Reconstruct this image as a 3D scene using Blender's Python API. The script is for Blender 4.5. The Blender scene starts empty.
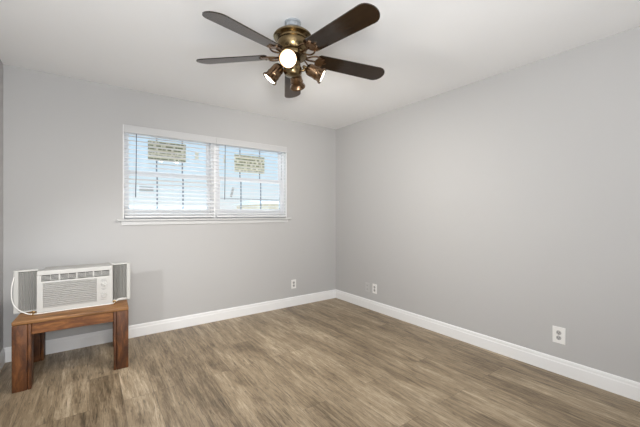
import bpy, bmesh, math, random
from mathutils import Vector, Matrix
random.seed(7)
S = bpy.context.scene
COL = S.collection
PI = math.pi

# ------------------------------------------------------------------ camera
YAW = math.atan2(.584, .812)
cd = bpy.data.cameras.new('camera'); cam = bpy.data.objects.new('camera', cd); COL.objects.link(cam)
cd.sensor_width = 36; cd.lens = 18.0; cd.clip_start = .02
cam.location = (0, 0, 1.22); cam.rotation_euler = (PI/2, 0, -YAW)
S.camera = cam

# ------------------------------------------------------------------ view
S.view_settings.view_transform = 'Standard'; S.view_settings.look = 'None'
S.view_settings.gamma = 1; S.view_settings.use_curve_mapping = False
S.view_settings.exposure = 0.02

# ------------------------------------------------------------------ world: pale blue sky, much brighter overhead
W = bpy.data.worlds.new('sky'); S.world = W; W.use_nodes = True
nt = W.node_tree; nt.nodes.clear()
wo = nt.nodes.new('ShaderNodeOutputWorld'); bg = nt.nodes.new('ShaderNodeBackground')
tc = nt.nodes.new('ShaderNodeTexCoord'); sx = nt.nodes.new('ShaderNodeSeparateXYZ')
cr = nt.nodes.new('ShaderNodeValToRGB')
cr.color_ramp.elements[0].position = 0.0; cr.color_ramp.elements[0].color = (.92, .94, .95, 1)
cr.color_ramp.elements[1].position = .30; cr.color_ramp.elements[1].color = (.52, .73, .97, 1)
e = cr.color_ramp.elements.new(.10); e.color = (.74, .87, .97, 1)
mr = nt.nodes.new('ShaderNodeMapRange'); mr.inputs['From Min'].default_value = .30; mr.inputs['From Max'].default_value = .75
mr.inputs['To Min'].default_value = 1.0; mr.inputs['To Max'].default_value = 6.0
nt.links.new(tc.outputs['Generated'], sx.inputs[0]); nt.links.new(sx.outputs['Z'], cr.inputs[0]); nt.links.new(sx.outputs['Z'], mr.inputs[0])
nt.links.new(cr.outputs[0], bg.inputs['Color']); nt.links.new(mr.outputs[0], bg.inputs['Strength']); nt.links.new(bg.outputs[0], wo.inputs[0])

# ------------------------------------------------------------------ large lights
def area(name, loc, target, sx_, sy_, power, col=(1, 1, 1)):
    d = bpy.data.lights.new(name, 'AREA'); d.shape = 'RECTANGLE'; d.size = sx_; d.size_y = sy_; d.energy = power; d.color = col
    o = bpy.data.objects.new(name, d); COL.objects.link(o); o.location = loc
    o.rotation_euler = (Vector(target)-Vector(loc)).to_track_quat('-Z', 'Y').to_euler(); return o
area('front_fill', (.55, -.62, .85), (.7, 3, 2.3), 1.8, 1.3, 36, (.95, .975, 1))  # added fill light behind the camera; the front wall has no doorway
area('bounce_fill', (-.15, -.3, 1.4), (.1, .5, 2.44), .5, .5, 53, (.95, .975, 1))  # added unseen light, aimed up to brighten the ceiling evenly
pl = bpy.data.lights.new('side_flash', 'SPOT'); pl.energy = 28.0; pl.shadow_soft_size = .035; pl.color = (.98, .99, 1)
pl.spot_size = math.radians(85); pl.spot_blend = .9
po = bpy.data.objects.new('side_flash', pl); COL.objects.link(po); po.location = (-.50, 2.13, 1.20)
po.rotation_euler = (Vector((.40, 3.64, .25))-po.location).to_track_quat('-Z', 'Y').to_euler()

# ------------------------------------------------------------------ material helpers
def mat(name, col, rough=.5, metal=0., spec=.5, bump=None, vary=None, coat=0.):
    m = bpy.data.materials.new(name); m.use_nodes = True; n = m.node_tree
    b = n.nodes['Principled BSDF']
    b.inputs['Base Color'].default_value = (*col, 1); b.inputs['Roughness'].default_value = rough
    b.inputs['Metallic'].default_value = metal; b.inputs['Specular IOR Level'].default_value = spec
    b.inputs['Coat Weight'].default_value = coat
    t = n.nodes.new('ShaderNodeTexCoord')
    if vary:
        sc, amt = vary
        no = n.nodes.new('ShaderNodeTexNoise'); no.inputs['Scale'].default_value = sc; no.inputs['Detail'].default_value = 4
        n.links.new(t.outputs['Object'], no.inputs['Vector'])
        r = n.nodes.new('ShaderNodeValToRGB')
        r.color_ramp.elements[0].position = .3; r.color_ramp.elements[1].position = .7
        r.color_ramp.elements[0].color = (*[c*(1-amt) for c in col], 1); r.color_ramp.elements[1].color = (*[min(1, c*(1+amt)) for c in col], 1)
        n.links.new(no.outputs['Fac'], r.inputs[0]); n.links.new(r.outputs[0], b.inputs['Base Color'])
    if bump:
        sc, st = bump
        no = n.nodes.new('ShaderNodeTexNoise'); no.inputs['Scale'].default_value = sc; no.inputs['Detail'].default_value = 3
        n.links.new(t.outputs['Object'], no.inputs['Vector'])
        bm_ = n.nodes.new('ShaderNodeBump'); bm_.inputs['Strength'].default_value = st; bm_.inputs['Distance'].default_value = .002
        n.links.new(no.outputs['Fac'], bm_.inputs['Height']); n.links.new(bm_.outputs[0], b.inputs['Normal'])
    return m

def wood(name, c0, c1, c2, scale, rough=.4, coat=0., ring=1.):
    """streaked wood; scale stretches the noise in object space (small number = long grain)"""
    m = bpy.data.materials.new(name); m.use_nodes = True; n = m.node_tree; b = n.nodes['Principled BSDF']
    t = n.nodes.new('ShaderNodeTexCoord'); mp = n.nodes.new('ShaderNodeMapping'); mp.inputs['Scale'].default_value = scale
    n.links.new(t.outputs['Object'], mp.inputs['Vector'])
    no = n.nodes.new('ShaderNodeTexNoise'); no.inputs['Scale'].default_value = 1; no.inputs['Detail'].default_value = 7; no.inputs['Roughness'].default_value = .65; no.inputs['Distortion'].default_value = .6*ring
    n.links.new(mp.outputs[0], no.inputs['Vector'])
    r = n.nodes.new('ShaderNodeValToRGB'); r.color_ramp.elements[0].position = .28; r.color_ramp.elements[1].position = .72
    r.color_ramp.elements[0].color = (*c0, 1); r.color_ramp.elements[1].color = (*c2, 1)
    e = r.color_ramp.elements.new(.5); e.color = (*c1, 1)
    n.links.new(no.outputs['Fac'], r.inputs[0]); n.links.new(r.outputs[0], b.inputs['Base Color'])
    bp = n.nodes.new('ShaderNodeBump'); bp.inputs['Strength'].default_value = .25; bp.inputs['Distance'].default_value = .002
    n.links.new(no.outputs['Fac'], bp.inputs['Height']); n.links.new(bp.outputs[0], b.inputs['Normal'])
    b.inputs['Roughness'].default_value = rough; b.inputs['Coat Weight'].default_value = coat
    return m

def floor_material():
    m = bpy.data.materials.new('vinyl_plank'); m.use_nodes = True; n = m.node_tree; L = n.links; b = n.nodes['Principled BSDF']
    t = n.nodes.new('ShaderNodeTexCoord')
    sw = n.nodes.new('ShaderNodeMapping'); sw.inputs['Rotation'].default_value = (0, 0, PI/2)
    L.new(t.outputs['Object'], sw.inputs['Vector'])
    br = n.nodes.new('ShaderNodeTexBrick'); br.offset = .37; br.offset_frequency = 3
    br.inputs['Color1'].default_value = (0, 0, 0, 1); br.inputs['Color2'].default_value = (1, 1, 1, 1); br.inputs['Mortar'].default_value = (.5, .5, .5, 1)
    br.inputs['Scale'].default_value = 1; br.inputs['Brick Width'].default_value = 1.22; br.inputs['Row Height'].default_value = .178
    br.inputs['Mortar Size'].default_value = .0012; br.inputs['Mortar Smooth'].default_value = .3; br.inputs['Bias'].default_value = 0
    L.new(sw.outputs[0], br.inputs['Vector'])
    sp = n.nodes.new('ShaderNodeSeparateColor'); L.new(br.outputs['Color'], sp.inputs[0])
    # every plank gets its own piece of grain
    off = n.nodes.new('ShaderNodeCombineXYZ')
    mu = n.nodes.new('ShaderNodeMath'); mu.operation = 'MULTIPLY'; mu.inputs[1].default_value = 37.; L.new(sp.outputs[0], mu.inputs[0])
    L.new(mu.outputs[0], off.inputs['X']); L.new(mu.outputs[0], off.inputs['Y'])
    ad = n.nodes.new('ShaderNodeVectorMath'); ad.operation = 'ADD'; L.new(t.outputs['Object'], ad.inputs[0]); L.new(off.outputs[0], ad.inputs[1])
    def noise(scale, detail, dist, rough=.6, own=True):
        mp = n.nodes.new('ShaderNodeMapping'); mp.inputs['Scale'].default_value = scale; L.new(ad.outputs[0] if own else t.outputs['Object'], mp.inputs['Vector'])
        no = n.nodes.new('ShaderNodeTexNoise'); no.inputs['Scale'].default_value = 1; no.inputs['Detail'].default_value = detail
        no.inputs['Distortion'].default_value = dist; no.inputs['Roughness'].default_value = rough; L.new(mp.outputs[0], no.inputs['Vector']); return no
    a = noise((31, 2.3, 1), 7, 1.0, .66); c = noise((85, 9, 1), 5, 1.5, .7); d = noise((6, 1.2, 1), 3, 1.2, .6, False)
    mx = n.nodes.new('ShaderNodeMix'); mx.data_type = 'FLOAT'; mx.inputs[0].default_value = .42; L.new(a.outputs['Fac'], mx.inputs[2]); L.new(c.outputs['Fac'], mx.inputs[3])
    mx2 = n.nodes.new('ShaderNodeMix'); mx2.data_type = 'FLOAT'; mx2.inputs[0].default_value = .30; L.new(mx.outputs[0], mx2.inputs[2]); L.new(d.outputs['Fac'], mx2.inputs[3])
    mx3 = n.nodes.new('ShaderNodeMix'); mx3.data_type = 'FLOAT'; mx3.inputs[0].default_value = .07; L.new(mx2.outputs[0], mx3.inputs[2]); L.new(sp.outputs[0], mx3.inputs[3])
    r = n.nodes.new('ShaderNodeValToRGB'); R_ = r.color_ramp
    R_.elements[0].position = .345; R_.elements[0].color = (.064, .047, .031, 1)
    R_.elements[1].position = .655; R_.elements[1].color = (.60, .49, .35, 1)
    e = R_.elements.new(.44); e.color = (.195, .142, .086, 1)
    e = R_.elements.new(.54); e.color = (.355, .272, .176, 1)
    L.new(mx3.outputs[0], r.inputs[0])
    seam = n.nodes.new('ShaderNodeMix'); seam.data_type = 'RGBA'; seam.inputs[7].default_value = (.07, .05, .035, 1)
    sm = n.nodes.new('ShaderNodeMath'); sm.operation = 'MULTIPLY'; sm.inputs[1].default_value = .7; L.new(br.outputs['Fac'], sm.inputs[0])
    L.new(sm.outputs[0], seam.inputs[0]); ck = noise((62, 4.0, 1), 6, 1.8, .7)
    cm = n.nodes.new('ShaderNodeMapRange'); cm.inputs['From Min'].default_value = .36; cm.inputs['From Max'].default_value = .47; cm.inputs['To Min'].default_value = .48; cm.inputs['To Max'].default_value = 1.0
    L.new(ck.outputs['Fac'], cm.inputs[0])
    dk = n.nodes.new('ShaderNodeVectorMath'); dk.operation = 'SCALE'; L.new(r.outputs[0], dk.inputs[0]); L.new(cm.outputs[0], dk.inputs['Scale'])
    L.new(dk.outputs[0], seam.inputs[6]); L.new(seam.outputs[2], b.inputs['Base Color'])
    bp = n.nodes.new('ShaderNodeBump'); bp.inputs['Strength'].default_value = .15; bp.inputs['Distance'].default_value = .002
    L.new(mx2.outputs[0], bp.inputs['Height']); L.new(bp.outputs[0], b.inputs['Normal'])
    b.inputs['Roughness'].default_value = .42; b.inputs['Specular IOR Level'].default_value = .45
    return m

def glass_material():
    m = bpy.data.materials.new('window_glass'); m.use_nodes = True; n = m.node_tree; n.nodes.clear()
    o = n.nodes.new('ShaderNodeOutputMaterial'); tr = n.nodes.new('ShaderNodeBsdfTransparent'); gl = n.nodes.new('ShaderNodeBsdfGlossy')
    tr.inputs[0].default_value = (.97, .985, .98, 1); gl.inputs['Roughness'].default_value = .02
    fr = n.nodes.new('ShaderNodeFresnel'); fr.inputs[0].default_value = 1.2
    mx = n.nodes.new('ShaderNodeMixShader'); n.links.new(fr.outputs[0], mx.inputs[0]); n.links.new(tr.outputs[0], mx.inputs[1]); n.links.new(gl.outputs[0], mx.inputs[2]); n.links.new(mx.outputs[0], o.inputs[0])
    return m

def glow(name, col, s):
    m = bpy.data.materials.new(name); m.use_nodes = True; b = m.node_tree.nodes['Principled BSDF']
    b.inputs['Base Color'].default_value = (.9, .9, .85, 1); b.inputs['Emission Color'].default_value = (*col, 1); b.inputs['Emission Strength'].default_value = s
    return m

M = dict(
    wall=mat('wall_paint', (.495, .489, .484), .75, spec=.25, bump=(160, .12)),
    ceil=mat('ceiling_paint', (.88, .88, .88), .9, spec=.1, bump=(120, .25)),
    trim=mat('trim_paint', (.85, .85, .85), .4),
    sill=mat('sill_paint', (.62, .62, .615), .45),
    frame=mat('window_vinyl', (.86, .86, .87), .4),
    grid=mat('grid_bar', (.26, .31, .38), .5),  # white muntins; their unlit look against the sky is put into this blue-grey
    slat=mat('blind_slat', (.84, .84, .84), .45),
    valance=mat('blind_valance', (.56, .56, .56), .5),  # backlit shade of the valance is put into this grey
    wand=mat('wand_plastic', (.10, .13, .16), .25),
    cord=mat('white_cord', (.80, .79, .76), .6),
    ladder=mat('blind_cord', (.78, .78, .78), .7),
    floor=floor_material(), glass=glass_material(),
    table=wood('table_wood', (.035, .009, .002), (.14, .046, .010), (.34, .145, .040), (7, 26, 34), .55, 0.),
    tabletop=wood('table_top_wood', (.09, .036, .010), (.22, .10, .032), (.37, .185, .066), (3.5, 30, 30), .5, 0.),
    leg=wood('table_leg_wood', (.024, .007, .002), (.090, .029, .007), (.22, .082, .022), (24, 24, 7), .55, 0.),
    ac=mat('ac_plastic', (.50, .49, .465), .45, vary=(3, .03)),
    acgrille=mat('ac_grille', (.42, .41, .39), .5),
    acslot=mat('ac_louver', (.50, .50, .49), .5),
    acdark=mat('ac_dark_slot', (.05, .05, .05), .7),
    pleat=mat('ac_pleat', (.48, .47, .45), .55),
    mark=mat('ac_print', (.25, .25, .25), .6),
    brass=mat('brass', (.62, .40, .14), .25, 1.),
    bronze=mat('antique_bronze', (.215, .155, .08), .25, 1., vary=(14, .25)),
    bronze2=mat('copper_bronze', (.215, .135, .08), .25, 1., vary=(20, .25)),
    silver=mat('galvanised_plate', (.42, .45, .48), .4, .6),
    blade=wood('blade_wood', (.008, .004, .002), (.018, .009, .004), (.034, .018, .008), (2.5, 40, 40), .09, 0.),
    plate=mat('outlet_plastic', (.83, .82, .80), .35),
    recept=mat('receptacle_face', (.42, .415, .41), .4),
    hole=mat('outlet_slot', (.03, .03, .03), .6),
    greyplate=mat('grey_jack_plate', (.54, .535, .53), .5),
    bulb=glow('lit_bulb', (1, .92, .74), 14),
    bulbdim=glow('dim_bulb', (1, .90, .72), 3),
    sticker=mat('sticker_paper', (.80, .79, .66), .6),
    ink=mat('sticker_print', (.20, .23, .14), .7),
    greytag=mat('grey_tag', (.50, .52, .52), .6),
    stucco=mat('pale_stucco', (.78, .74, .68), .9, vary=(2, .06)),
    cream=mat('cream_stucco', (.82, .66, .50), .9, vary=(2, .05)),
    roof=mat('roof_shingle', (.74, .66, .58), .9, vary=(9, .2)),
    block=mat('block_wall', (.62, .60, .58), .9, vary=(4, .08)),
    yard=mat('dry_gravel', (.55, .50, .44), .95, vary=(6, .15)),
    dglass=mat('dark_pane', (.10, .13, .16), .08),
)

# ------------------------------------------------------------------ mesh helpers
class MB:
    def __init__(s): s.bm = bmesh.new()
    def box(s, c, d, bev=0., mtx=None, seg=2):
        r = bmesh.ops.create_cube(s.bm, size=1.); vs = r['verts']
        bmesh.ops.scale(s.bm, vec=d, verts=vs)
        if bev:
            es = list({e for v in vs for e in v.link_edges})
            out = bmesh.ops.bevel(s.bm, geom=es, offset=bev, segments=seg, profile=.5, affect='EDGES'); vs = list({v for f in out['faces'] for v in f.verts} | {v for v in vs if v.is_valid})
        T = Matrix.Translation(c) if mtx is None else mtx @ Matrix.Translation(c)
        bmesh.ops.transform(s.bm, matrix=T, verts=vs); return s
    def lathe(s, prof, seg=32, mtx=Matrix(), cap=True):
        rings = []
        for r, z in prof:
            if r < 1e-6: rings.append([s.bm.verts.new(mtx @ Vector((0, 0, z)))])
            else: rings.append([s.bm.verts.new(mtx @ Vector((r*math.cos(2*PI*i/seg), r*math.sin(2*PI*i/seg), z))) for i in range(seg)])
        for a, b in zip(rings, rings[1:]):
            for i in range(seg):
                j = (i+1) % seg
                if len(a) == 1 and len(b) == 1: continue
                if len(a) == 1: s.bm.faces.new((a[0], b[j], b[i]))
                elif len(b) == 1: s.bm.faces.new((a[i], a[j], b[0]))
                else: s.bm.faces.new((a[i], a[j], b[j], b[i]))
        if cap:
            for r in (rings[0], rings[-1]):
                if len(r) > 2: s.bm.faces.new(r)
        return s
    def tube(s, pts, rad, seg=8):
        pts = [Vector(p) for p in pts]; rings = []; up = Vector((0, 0, 1)); prev = None
        for i, p in enumerate(pts):
            d = (pts[min(i+1, len(pts)-1)] - pts[max(i-1, 0)]).normalized()
            if prev is None:
                n = d.orthogonal().normalized()
            else:
                n = (prev - d*prev.dot(d)).normalized()
            prev = n; b = d.cross(n)
            rr = rad[i] if isinstance(rad, (list, tuple)) else rad
            rings.append([s.bm.verts.new(p + rr*(n*math.cos(2*PI*k/seg) + b*math.sin(2*PI*k/seg))) for k in range(seg)])
        for a, b in zip(rings, rings[1:]):
            for i in range(seg): s.bm.faces.new((a[i], a[(i+1) % seg], b[(i+1) % seg], b[i]))
        s.bm.faces.new(rings[0]); s.bm.faces.new(rings[-1]); return s
    def prism(s, pts, axis_vec, mtx=Matrix()):
        """extrude closed polygon pts (3-D) along axis_vec"""
        a = [s.bm.verts.new(mtx @ Vector(p)) for p in pts]; b = [s.bm.verts.new(mtx @ (Vector(p)+Vector(axis_vec))) for p in pts]
        n = len(a)
        for i in range(n): s.bm.faces.new((a[i], a[(i+1) % n], b[(i+1) % n], b[i]))
        s.bm.faces.new(a[::-1]); s.bm.faces.new(b); return s
    def build(s, name, m, parent=None, smooth=False, loc=None):
        bmesh.ops.recalc_face_normals(s.bm, faces=s.bm.faces)
        me = bpy.data.meshes.new(name); s.bm.to_mesh(me); s.bm.free(); me.materials.append(m)
        if smooth:
            for p in me.polygons: p.use_smooth = True
            me.set_sharp_from_angle(angle=math.radians(40))
        o = bpy.data.objects.new(name, me); COL.objects.link(o)
        if parent: o.parent = parent
        if loc: o.location = loc
        return o

def tag(o, label=None, cat=None, group=None, kind=None):
    if label: o['label'] = label
    if cat: o['category'] = cat
    if group: o['group'] = group
    if kind: o['kind'] = kind
    return o
def empty(name, loc, rz=0.):
    o = bpy.data.objects.new(name, None); COL.objects.link(o); o.location = loc; o.rotation_euler = (0, 0, rz); o.empty_display_size = .05; return o
def struct(o): o['kind'] = 'structure'; return o
def smoothpath(pts, n=8):
    P = [Vector(p) for p in pts]; out = []
    for i in range(len(P)-1):
        p0, p1, p2, p3 = P[max(i-1, 0)], P[i], P[i+1], P[min(i+2, len(P)-1)]
        for k in range(n):
            t = k/n
            out.append(.5*((2*p1) + (p2-p0)*t + (2*p0-5*p1+4*p2-p3)*t*t + (3*p1-p0-3*p2+p3)*t**3))
    out.append(P[-1]); return out

# ------------------------------------------------------------------ room shell
XL, XR, YB, YF, ZC = -.575, 2.903, 3.639, -.75, 2.44
WX0, WX1, WZ0, WZ1 = .26, 2.083, 1.165, 2.085          # window opening
T = .16                                                # wall thickness
struct(MB().box(((XL+XR)/2, (YB+YF)/2, -.05), (XR-XL+.4, YB-YF+.4, .1)).build('floor', M['floor']))
struct(MB().box(((XL+XR)/2, (YB+YF)/2, ZC+.05), (XR-XL+.4, YB-YF+.4, .1)).build('ceiling', M['ceil']))
struct(MB().box((XL-T/2, (YB+YF)/2, ZC/2), (T, YB-YF, ZC)).build('wall_left', M['wall']))
struct(MB().box((XR+T/2, (YB+YF)/2, ZC/2), (T, YB-YF, ZC)).build('wall_right', M['wall']))
struct(MB().box(((XL+XR)/2, YF-T/2, ZC/2), (XR-XL+2*T, T, ZC)).build('wall_front', M['wall']))
w = MB()
yb = YB+T/2
w.box(((XL-T+WX0)/2, yb, ZC/2), (WX0-XL+T, T, ZC)); w.box(((WX1+XR+T)/2, yb, ZC/2), (XR+T-WX1, T, ZC))
w.box(((WX0+WX1)/2, yb, WZ0/2), (WX1-WX0, T, WZ0)); w.box(((WX0+WX1)/2, yb, (WZ1+ZC)/2), (WX1-WX0, T, ZC-WZ1))
struct(w.build('wall_back', M['wall']))
# baseboards: stepped profile, 12 cm
BP = [(0, 0), (.013, 0), (.013, .085), (.010, .092), (.010, .108), (.006, .118), (0, .12)]
struct(MB().prism([(XL, YB-d, z) for d, z in BP], (XR-XL, 0, 0)).build('baseboard_back', M['trim']))
struct(MB().prism([(XR-d, YF, z) for d, z in BP], (0, YB-YF, 0)).build('baseboard_right', M['trim']))
struct(MB().prism([(XL+d, YF, z) for d, z in BP], (0, YB-YF, 0)).build('baseboard_left', M['trim']))

# ------------------------------------------------------------------ windows (two single-hung units side by side)
XM = 1.163
def window(idx, x0, x1):
    r = struct(empty('window_%d' % idx, ((x0+x1)/2, YB+.11, WZ0)))
    ox, oy, oz = r.location
    def P(b, n, m): return b.build(n, m, r)
    wd, h = x1-x0, WZ1-WZ0
    fr = MB()
    t = .025
    fr.box((-wd/2+t/2, 0, h/2), (t, .08, h), .003); fr.box((wd/2-t/2, 0, h/2), (t, .08, h), .003)
    fr.box((0, 0, t/2), (wd-2*t, .08, t), .003); fr.box((0, 0, h-t/2), (wd-2*t, .08, t), .003)
    P(fr, 'window_frame', M['frame'])
    zm = .463
    for nm, za, zb, yy in (('upper_sash', zm-.02, h-t, .018), ('lower_sash', t, zm+.02, -.016)):
        s = MB(); st = .034; iw = wd-2*t; hh = zb-za
        s.box((-iw/2+st/2, yy, (za+zb)/2), (st, .03, hh), .003); s.box((iw/2-st/2, yy, (za+zb)/2), (st, .03, hh), .003)
        rb = .042 if nm[0] == 'u' else .085
        s.box((0, yy, za+rb/2), (iw-2*st, .03, rb), .003); s.box((0, yy, zb-.021), (iw-2*st, .03, .042), .003)
        so = P(s, nm, M['frame'])
        gw = iw-2*st; ga, gb = za+rb, zb-.042; gc = (ga+gb)/2; gh = gb-ga
        MB().box((0, yy, gc), (gw, .004, gh)).build('pane', M['glass'], so)
        mu = MB()
        for k in (1, 2): mu.box((-gw/2+gw*k/3, yy+.006, gc), (.013, .006, gh))
        if nm[0] == 'l' and idx == 2: mu.box((0, yy+.006, gc-.045), (gw, .006, .013))
        mu.build('muntin', M['grid'], so)
window(1, WX0, XM-.015); window(2, XM+.015, WX1)
tr = MB().box((XM, YB+.105, (WZ0+WZ1)/2), (.03, .11, WZ1-WZ0), .003); struct(tr.build('trim_1', M['frame']))
# painted jamb liner
jl = MB(); jl.box((WX0+.004, YB+.035, (WZ0+WZ1)/2), (.008, .07, WZ1-WZ0)); jl.box((WX1-.004, YB+.035, (WZ0+WZ1)/2), (.008, .07, WZ1-WZ0))
jl.box(((WX0+WX1)/2, YB+.035, WZ1-.004), (WX1-WX0-.016, .07, .008)); struct(jl.build('trim_2', M['trim']))
# stool with horns, apron below
st = MB(); st.box(((WX0+WX1)/2, YB+.03, WZ0-.009), (WX1-WX0, .1, .018)); st.box(((WX0+WX1)/2, YB-.0175, WZ0-.009), (WX1-WX0+.10, .045, .018), .005)
struct(st.build('trim_3', M['sill']))
struct(MB().box(((WX0+WX1)/2, YB-.007, WZ0-.018-.021), (WX1-WX0+.03, .014, .042), .004).build('trim_4', M['sill']))

# stickers on the panes: pale paper printed with rows of dark green, unreadable lines
def printed(rows, seed):
    m = bpy.data.materials.new('printed_sticker'); m.use_nodes = True; n = m.node_tree; L = n.links; b = n.nodes['Principled BSDF']
    t = n.nodes.new('ShaderNodeTexCoord'); sp = n.nodes.new('ShaderNodeSeparateXYZ'); L.new(t.outputs['Object'], sp.inputs[0])
    def math_(op, a, b_=0.):
        q = n.nodes.new('ShaderNodeMath'); q.operation = op
        for k, v in enumerate((a, b_)):
            if hasattr(v, 'links'): L.new(v, q.inputs[k])
            else: q.inputs[k].default_value = v
        return q.outputs[0]
    z = math_('MULTIPLY', sp.outputs['Z'], rows); row = math_('FLOOR', z); fr_ = math_('FRACT', z)
    line = math_('LESS_THAN', math_('ABSOLUTE', math_('SUBTRACT', fr_, .5)), .25)
    cx_ = n.nodes.new('ShaderNodeCombineXYZ'); L.new(math_('MULTIPLY', sp.outputs['X'], 34.), cx_.inputs[0]); L.new(math_('MULTIPLY', row, 5.3), cx_.inputs[1]); cx_.inputs[2].default_value = seed*3.1
    no = n.nodes.new('ShaderNodeTexNoise'); no.inputs['Scale'].default_value = 1; no.inputs['Detail'].default_value = 4; no.inputs['Roughness'].default_value = .7; L.new(cx_.outputs[0], no.inputs['Vector'])
    ink = math_('MULTIPLY', line, math_('GREATER_THAN', no.outputs['Fac'], .47))
    mx = n.nodes.new('ShaderNodeMix'); mx.data_type = 'RGBA'; mx.inputs[6].default_value = (.76, .75, .62, 1); mx.inputs[7].default_value = (.26, .28, .18, 1)
    L.new(ink, mx.inputs[0]); L.new(mx.outputs[2], b.inputs['Base Color']); b.inputs['Roughness'].default_value = .6
    return m
def sticker(name, label, x, z, w_, h_, y, rot=0., m=None, lines=0, cat='sticker', seed=1, group=None):
    r = empty(name, (x, y, z)); r.rotation_euler = (0, rot, 0); tag(r, label, cat, group)
    MB().box((0, 0, 0), (w_, .001, h_)).build('paper', m or (printed(lines/h_, seed) if lines else M['sticker']), r)
    return r
GY = YB+.11
sticker('window_sticker', 'wide pale yellow sticker with dark green print on the upper pane of the left window', .68, 1.885, .375, .205, GY+.018-.0035, 0, None, 6, seed=3)
sticker('window_sticker', 'squarish pale yellow sticker with dark print on the upper pane of the right window', 1.625, 1.835, .40, .215, GY+.018-.0035, 0, None, 6, seed=8)
sticker('window_sticker', 'small faint vertical tag right of the yellow sticker on the left window', .985, 1.87, .04, .09, GY+.018-.0035, 0, M['sticker'], 2, seed=5)
sticker('window_sticker', 'small pale horizontal label on the lower pane of the left window', .475, 1.475, .13, .045, GY-.016-.0035, 0, M['greytag'])
sticker('window_sticker', 'small grey tag stuck diagonally on the lower pane of the right window', 1.385, 1.475, .028, .12, GY-.016-.0035, .28, M['greytag'])
sticker('window_sticker', 'narrow pale tag at the top left of the right window pane', 1.305, 1.87, .022, .10, GY+.018-.0035, .06, M['sticker'])

# ------------------------------------------------------------------ blinds
def blind(label, x0, x1, tilt, wandx):
    r = empty('window_blind', ((x0+x1)/2, YB+.03, WZ0)); tag(r, label, 'blind', 'white slatted window blinds')
    wd = x1-x0; h = WZ1-WZ0-.008
    MB().box((0, 0, h-.02), (wd-.006, .05, .04), .002).build('headrail', M['slat'], r)
    v = MB(); v.box((0, -.041, h-.033), (wd+.004, .012, .072), .002); v.box((-wd/2+.004, -.03, h-.033), (.006, .02, .070)); v.box((wd/2-.004, -.03, h-.033), (.006, .02, .070))
    v.build('valance', M['valance'], r)
    b = MB(); z = .055; n = 0
    while z < h-.055:
        m = Matrix.Translation((0, 0, z)) @ Matrix.Rotation(tilt, 4, 'X')
        pts = []
        for k in range(7): y = -.025+.05*k/6; pts.append((-wd/2+.006, y, .0025*(1-(y/.025)**2)+.0013))
        for k in range(6, -1, -1): y = -.025+.05*k/6; pts.append((-wd/2+.006, y, .0025*(1-(y/.025)**2)-.0013))
        b.prism(pts, (wd-.012, 0, 0), m); z += .0425; n += 1
    b.build('slats', M['slat'], r)
    MB().box((0, 0, .022), (wd-.012, .05, .018), .004).build('bottom_rail', M['slat'], r)
    for fx in (-.40, 0.0, .40):
        c = MB()
        for yy in (-.0275, .0275): c.tube([(fx*wd, yy, .022), (fx*wd, yy, h-.02)], .0008, 5)
        c.build('ladder_cord', M['ladder'], r)
    MB().tube([(wandx-(x0+x1)/2, -.034, h-.072), (wandx-(x0+x1)/2-.004, -.036, .40), (wandx-(x0+x1)/2-.008, -.038, .215)], [.0035, .0035, .0045], 8).build('tilt_wand', M['wand'], r, True)
    return r
blind('white slatted blind with tilted slats on the wider left window', WX0+.008, XM-.003, math.radians(22), .375)
blind('white slatted blind with near level slats on the right window', XM+.003, WX1-.008, math.radians(3), 1.268)

# ------------------------------------------------------------------ outlets
def outlet(name, label, loc, rz, kind, w_=.072, h_=.118):
    """faces -Y in its own frame"""
    r = empty(name, loc, rz); tag(r, label, 'outlet')
    MB().box((0, -.003, 0), (w_, .006, h_), .002).build('cover_plate', M['plate'] if kind != 'grey' else M['greyplate'], r)
    if kind == 'grey':
        for s in (1, -1):
            MB().box((0, -.007, s*.024), (.024, .004, .022), .001).build('jack', M['recept'], r)
        return r
    for s in (1, -1):
        f = MB(); f.lathe([(.0165, 0), (.0165, .003), (.0155, .0035), (0, .0035)], 20, Matrix.Translation((0, -.006, s*.0195)) @ Matrix.Rotation(PI/2, 4, 'X'))
        fo = f.build('receptacle', M['recept'], r, True)
        h = MB(); h.box((-.0062, -.0098, s*.0195+.003), (.0024, .0012, .009)); h.box((.0062, -.0098, s*.0195+.003), (.0024, .0012, .008))
        h.lathe([(.0026, 0), (.0026, .001)], 10, Matrix.Translation((0, -.0092, s*.0195-.008)) @ Matrix.Rotation(PI/2, 4, 'X'))
        h.build('slot', M['hole'], fo)
    MB().lathe([(.003, 0), (.003, .001), (0, .0016)], 10, Matrix.Translation((0, -.006, 0)) @ Matrix.Rotation(PI/2, 4, 'X')).build('screw', M['greyplate'], r)
    return r
outlet('wall_outlet', 'white double outlet on the back wall below and right of the window', (2.186, YB, .288), 0, 'duplex')
outlet('wall_jack', 'grey wall jack plate on the right wall near the corner, left of a white outlet', (XR, 2.985, .272), -PI/2, 'grey')
outlet('wall_outlet', 'white double outlet beside the grey jack plate on the right wall near the corner', (XR, 2.858, .277), -PI/2, 'duplex')
outlet('wall_outlet', 'large white double outlet nearest the camera on the right wall', (XR, .916, .294), -PI/2, 'duplex', .083, .125)

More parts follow.
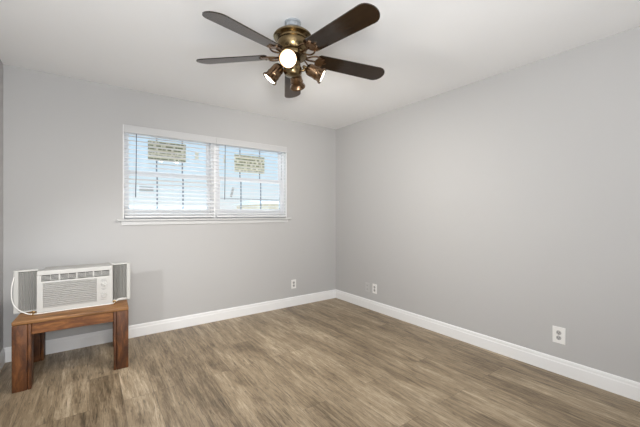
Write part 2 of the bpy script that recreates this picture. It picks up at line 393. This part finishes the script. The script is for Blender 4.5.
# ------------------------------------------------------------------ wooden table
tb = empty('wooden_table', (-.091, 2.957, 0), math.radians(-2.2))
tag(tb, 'low rustic brown wooden table against the back wall under the air conditioner', 'table')
TW, TD, TH = .682, .63, .483
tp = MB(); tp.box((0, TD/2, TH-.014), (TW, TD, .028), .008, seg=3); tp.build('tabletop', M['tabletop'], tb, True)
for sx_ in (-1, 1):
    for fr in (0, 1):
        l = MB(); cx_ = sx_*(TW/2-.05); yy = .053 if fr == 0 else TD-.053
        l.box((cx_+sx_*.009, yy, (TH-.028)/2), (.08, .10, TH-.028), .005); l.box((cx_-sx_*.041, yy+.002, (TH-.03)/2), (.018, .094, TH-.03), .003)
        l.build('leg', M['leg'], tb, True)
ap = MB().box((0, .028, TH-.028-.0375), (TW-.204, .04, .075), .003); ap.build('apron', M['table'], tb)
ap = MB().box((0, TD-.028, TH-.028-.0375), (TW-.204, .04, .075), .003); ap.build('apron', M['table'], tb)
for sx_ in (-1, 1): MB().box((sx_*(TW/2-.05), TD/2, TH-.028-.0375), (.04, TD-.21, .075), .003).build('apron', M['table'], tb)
# ------------------------------------------------------------------ window air conditioner
ac = empty('air_conditioner', (-.083, 3.115, TH), math.radians(-1.5))
tag(ac, 'white window air conditioner with pleated side panels standing on the wooden table', 'air conditioner')
AW, AH = .467, .305; Z0 = .006
# body case behind the bezel, on four feet
cs = MB(); cs.box((0, .23, Z0+AH/2-.004), (AW-.02, .28, AH-.03), .006)
cs.build('case', M['ac'], ac, True)
for fx in (-.18, .18):
    for fy in (.13, .33): MB().box((fx, fy, .0085), (.04, .03, .017), .002).build('foot', M['acdark'], ac)
# front bezel built as a frame round the openings
vx0, vx1, vz0, vz1 = -AW/2+.024, AW/2-.022, Z0+AH-.078, Z0+AH-.033      # top vent
gx0, gx1, gz0, gz1 = -AW/2+.034, AW/2-.105, Z0+.028, Z0+AH-.092         # intake grille
bz = MB(); D = .09; yc = D/2
def bb(x0, x1, z0, z1, y0=0., y1=D, bev=0.): bz.box(((x0+x1)/2, (y0+y1)/2, (z0+z1)/2), (x1-x0, y1-y0, z1-z0), bev)
L_, R_ = -AW/2, AW/2; B_, T_ = Z0, Z0+AH
bb(L_, R_, vz1, T_, bev=.004); bb(L_, vx0, B_, vz1); bb(vx1, R_, B_, vz1); bb(vx0, vx1, gz1, vz0); bb(vx0, gx0, B_, gz1); bb(gx0, vx1, B_, gz0); bb(gx1, vx1, gz0, gz1)
bz.box(((vx0+vx1)/2, .085, (vz0+vz1)/2), (vx1-vx0, .01, vz1-vz0))
bz.build('front_bezel', M['ac'], ac)
v = MB(); v.box(((vx0+vx1)/2, .05, (vz0+vz1)/2), (vx1-vx0, .004, vz1-vz0)); v.build('vent_recess', M['acdark'], ac)
lv = MB()
for k in range(4):
    lv.box(((vx0+vx1)/2, .008, vz0+(vz1-vz0)*(k+1)/5), (vx1-vx0, .010, .0034))
for k in range(1, 8):
    lv.box((vx0+(vx1-vx0)*k/8, .009, (vz0+vz1)/2), (.009 if k % 2 == 0 else .0025, .010, vz1-vz0))
lv.build('vent_louvers', M['ac'], ac)
g = MB(); g.box(((gx0+gx1)/2, .012, (gz0+gz1)/2), (gx1-gx0, .008, gz1-gz0))
n = 13
for k in range(n):
    zz = gz0+(gz1-gz0)*(k+.5)/n
    m = Matrix.Translation(((gx0+gx1)/2, .005, zz)) @ Matrix.Rotation(math.radians(35), 4, 'X'); g.box((0, 0, 0), (gx1-gx0, .014, .007), 0, m)
g.build('intake_grille', M['acgrille'], ac)
st_ = MB().box((-.115, -.0008, gz1+.007), (.15, .0016, .006)); st_.build('trim_strip', M['acslot'], ac)
cpx = (gx1+.008+vx1)/2
cp = MB().box((cpx, -.001, (gz0+gz1)/2), (vx1-gx1-.012, .003, gz1-gz0+.02), .001).build('control_panel', M['ac'], ac)
for zz in (gz1-.05, gz0+.045):
    k = MB(); mx = Matrix.Translation((cpx, -.0025, zz)) @ Matrix.Rotation(PI/2, 4, 'X')
    k.lathe([(.019, 0), (.018, .008), (.016, .010), (0, .010)], 24, mx); k.box((0, 0, .012), (.007, .032, .010), .0015, mx @ Matrix.Rotation(.7 if zz > .15 else -.2, 4, 'Z'))
    k.build('knob', M['ac'], cp, True)
def mark(x, z, w_, h_): MB().box((x, -.0028, z), (w_, .0006, h_)).build('printed_mark', M['mark'], cp)
for zz, ww in ((gz1-.012, .03), (gz1-.022, .042), (gz1-.085, .034), (gz0+.092, .02), (gz0+.012, .04)): mark(cpx, zz, ww, .003)
for a in (-.8, -.3, .3, .8):
    for zz in (gz1-.05, gz0+.045): mark(cpx+.025*math.sin(a), zz+.025*math.cos(a), .006, .002)
# accordion side panels
def side_panel(s, xi, xo):
    z0, z1 = .004, .318; fw = .026; y = .085
    b = MB(); x_o = s*xo
    b.box((x_o-s*fw/2, y, (z0+z1)/2), (fw, .022, z1-z0), .002)
    b.box(((s*xi+x_o)/2, y, z1-.006), (abs(xo-xi), .024, .012), .001); b.box(((s*xi+x_o)/2, y, z0+.006), (abs(xo-xi), .024, .012), .001)
    p = b.build('side_panel', M['ac'], ac)
    xa, xb = s*xi, x_o-s*fw; n = 9; front = []; back = []
    for k in range(2*n+1):
        x = xa+(xb-xa)*k/(2*n); yy = y + (.012 if k % 2 else -.008)
        front.append((x, yy, z0+.01)); back.append((x, yy+.002, z0+.01))
    MB().prism(front+back[::-1], (0, 0, z1-z0-.02)).build('pleated_curtain', M['pleat'], p)
side_panel(-1, AW/2, .372); side_panel(1, AW/2, .363)
# white cord: down the left panel, under the front edge, round the right hook, down behind the table's right end
cp_ = smoothpath([(-.366, .066, .275), (-.377, .05, .20), (-.373, .04, .11), (-.345, .018, .055), (-.29, -.010, .016), (-.235, -.022, .006), (-.10, -.012, .0045), (.06, -.010, .0045), (.19, -.014, .0055), (.244, -.018, .010), (.275, .01, .030), (.33, .06, .02), (.352, .068, .012)], 6)
MB().tube(cp_, .0036, 7).build('power_cord', M['cord'], ac, True)

for hx, hy in ((-.252, -.030), (.245, -.026)):
    h = MB(); h.lathe([(.006, 0), (.006, .003), (.0025, .004), (.0025, .012)], 12, Matrix.Translation((hx, hy, .0005)))
    h.tube([(hx, hy, .010)] + [(hx+.010*math.sin(a), hy, .020-.010*math.cos(a)) for a in [PI*2*k/14 for k in range(1, 11)]], .0028, 8)
    tag(h.build('cord_hook', M['brass'], ac, True), 'small brass hook holding the white cord')

# ------------------------------------------------------------------ ceiling fan
FX, FY = 1.053, 1.762
fan = empty('ceiling_fan', (FX, FY, ZC))
tag(fan, 'dark five-blade ceiling fan with bronze motor and four spot lamps', 'ceiling fan')
MB().lathe([(.052, 0), (.052, -.012), (.047, -.014), (.047, -.05), (.03, -.05)], 40).build('canopy', M['silver'], fan, True)
MB().lathe([(.04, -.044), (.058, -.046), (.072, -.052), (.098, -.070), (.118, -.086), (.123, -.094), (.122, -.099), (.112, -.102), (.101, -.103), (.095, -.108), (.094, -.118), (.099, -.124), (.100, -.142), (.095, -.165), (.086, -.185), (.070, -.200), (.05, -.206)], 56).build('motor_housing', M['bronze'], fan, True)
MB().lathe([(.05, -.200), (.088, -.205), (.090, -.218), (.084, -.226), (.05, -.228)], 48).build('flywheel', M['bronze'], fan, True)
MB().lathe([(.045, -.226), (.050, -.232), (.050, -.285), (.058, -.292), (.058, -.322), (.048, -.338), (.020, -.346), (.0, -.348)], 40).build('light_kit', M['bronze'], fan, True)
PH = -2.736; DZ = [-.085, .033, -.019, -.011, -.027]
def blade_outline():
    pts = []
    r0, r1 = .165, .682
    wr, wt = .056, .068
    pts.append((r0, -wr+.012)); pts.append((r0+.012, -wr))
    for k in range(13):
        a = -PI/2+PI*k/12
        pts.append((r1-.062+.062*math.cos(a), wt*math.sin(a)))
    pts.append((r0+.012, wr)); pts.append((r0, wr-.012)); return pts
for i in range(5):
    a = PH-i*2*PI/5
    slope = math.atan2(DZ[i], .682)
    m = Matrix.Translation((0, 0, -.212)) @ Matrix.Rotation(a, 4, 'Z') @ Matrix.Rotation(-slope, 4, 'Y') @ Matrix.Rotation(math.radians(-13), 4, 'X')
    b = MB(); b.prism([(x, y, -.003) for x, y in blade_outline()], (0, 0, .006))
    bo = b.build('blade', M['blade'], fan); bo.matrix_local = m
    k = MB()
    k.prism([(.160, -.030, -.008), (.178, -.042, -.008), (.205, -.040, -.008), (.214, -.026, -.008), (.206, -.014, -.008), (.226, -.010, -.008), (.232, 0, -.008), (.226, .010, -.008), (.206, .014, -.008), (.214, .026, -.008), (.205, .040, -.008), (.178, .042, -.008), (.160, .030, -.008), (.150, 0, -.008)], (0, 0, .004))
    for sg in (-1, 1):
        k.tube(smoothpath([(.078, sg*.008, -.006), (.098, sg*.024, -.010), (.122, sg*.044, -.012), (.150, sg*.050, -.011), (.176, sg*.040, -.008)], 5), .0055, 8)
    k.tube([(.078, 0, -.006), (.12, 0, -.010), (.165, 0, -.008)], .006, 8)
    for sx2, sy2 in ((.193, -.028), (.193, .028), (.218, 0)): k.lathe([(.006, 0), (.006, -.002), (0, -.004)], 10, Matrix.Translation((sx2, sy2, -.008)))
    k.build('blade_iron', M['bronze2'], bo)
# spot lamps: (direction angle in plan, downward pitch)
CAMA = math.atan2(-FY, -FX)
def spot(ang, down, rr, zz, lit, power, wide=140):
    d = Vector((math.cos(ang)*math.cos(down), math.sin(ang)*math.cos(down), -math.sin(down)))
    base = Vector((math.cos(ang)*rr, math.sin(ang)*rr, zz))
    m = Matrix.Translation(base) @ d.to_track_quat('Z', 'Y').to_matrix().to_4x4() @ Matrix.Scale(1.22, 4)
    s = MB(); s.lathe([(0, -.012), (.012, -.012), (.021, -.008), (.028, .001), (.031, .010), (.0325, .045), (.035, .047), (.035, .052), (.0335, .054), (.0345, .066), (.041, .074), (.0425, .078), (.0425, .083), (.040, .084), (.038, .080), (.030, .050), (.02, .04), (0, .04)], 32, m, cap=False)
    so = s.build('lamp_shade', M['bronze2'], fan, True)
    bl = MB(); bl.lathe([(0, .042), (.022, .046), (.036, .072), (.0355, .078), (.025, .083), (0, .086)], 28, m, cap=False)
    bl.build('bulb', M['bulb'] if lit else M['bulbdim'], so, True)
    h = Vector((math.cos(ang)*.05, math.sin(ang)*.05, -.305))
    ar = MB(); ar.tube(smoothpath([h, h*.0+Vector((math.cos(ang)*.075, math.sin(ang)*.075, -.300)), base-d*.035, base-d*.008], 5), .008, 10)
    ar.build('lamp_arm', M['bronze'], so, True)
    if power:
        sd = bpy.data.lights.new('bulb_light', 'SPOT'); sd.energy = power; sd.spot_size = math.radians(wide); sd.spot_blend = 1.0; sd.shadow_soft_size = .03; sd.color = (1, .955, .89)
        lo = bpy.data.objects.new('bulb_light', sd); COL.objects.link(lo); lo.parent = fan
        lo.matrix_local = Matrix.Translation(base+d*.13) @ d.to_track_quat('-Z', 'Y').to_matrix().to_4x4()
spot(CAMA-.16, math.radians(24), .085, -.275, True, 25)
spot(CAMA+PI/2+.0, math.radians(26), .10, -.292, True, 18, 125)
spot(CAMA-PI/2-.1, math.radians(50), .085, -.285, True, 50, 125)
spot(CAMA+PI-.25, math.radians(40), .06, -.295, False, 72, 165)

# ------------------------------------------------------------------ outdoors
struct(MB().box((4, 24, -.25), (60, 40, .1)).build('ground', M['yard']))
f = MB().box((4, 11.0, .55), (26, .16, 1.5)); f.box((4, 11.0, 1.33), (26, .22, .06), .01); f = f.build('block_wall', M['block'])
tag(f, 'pale block wall across the yard seen low through the blinds', 'wall')
hs = empty('house', (11.2, 17, -.2)); tag(hs, 'cream stucco house beyond the yard seen at the lower right of the window', 'house')
MB().box((0, 2.5, 1.0), (5.4, 5, 2.0)).build('wall', M['cream'], hs)
MB().prism([(-2.9, -.4, 1.98), (-2.9, 5.4, 1.98), (-2.9, 2.5, 2.25)], (5.8, 0, 0)).build('roof', M['roof'], hs)
MB().box((-.9, -.03, 1.2), (1.2, .06, .8)).build('window', M['dglass'], hs)
hs = empty('house', (2.8, 19, -.2)); tag(hs, 'pale grey house beyond the yard behind the left window', 'house')
MB().box((0, 2.5, .85), (6, 5, 1.7)).build('wall', M['stucco'], hs)
MB().prism([(-3.3, -.4, 1.68), (-3.3, 5.4, 1.68), (-3.3, 2.5, 1.95)], (6.6, 0, 0)).build('roof', M['roof'], hs)
MB().box((.6, -.03, 1.0), (1.2, .06, .7)).build('window', M['dglass'], hs)
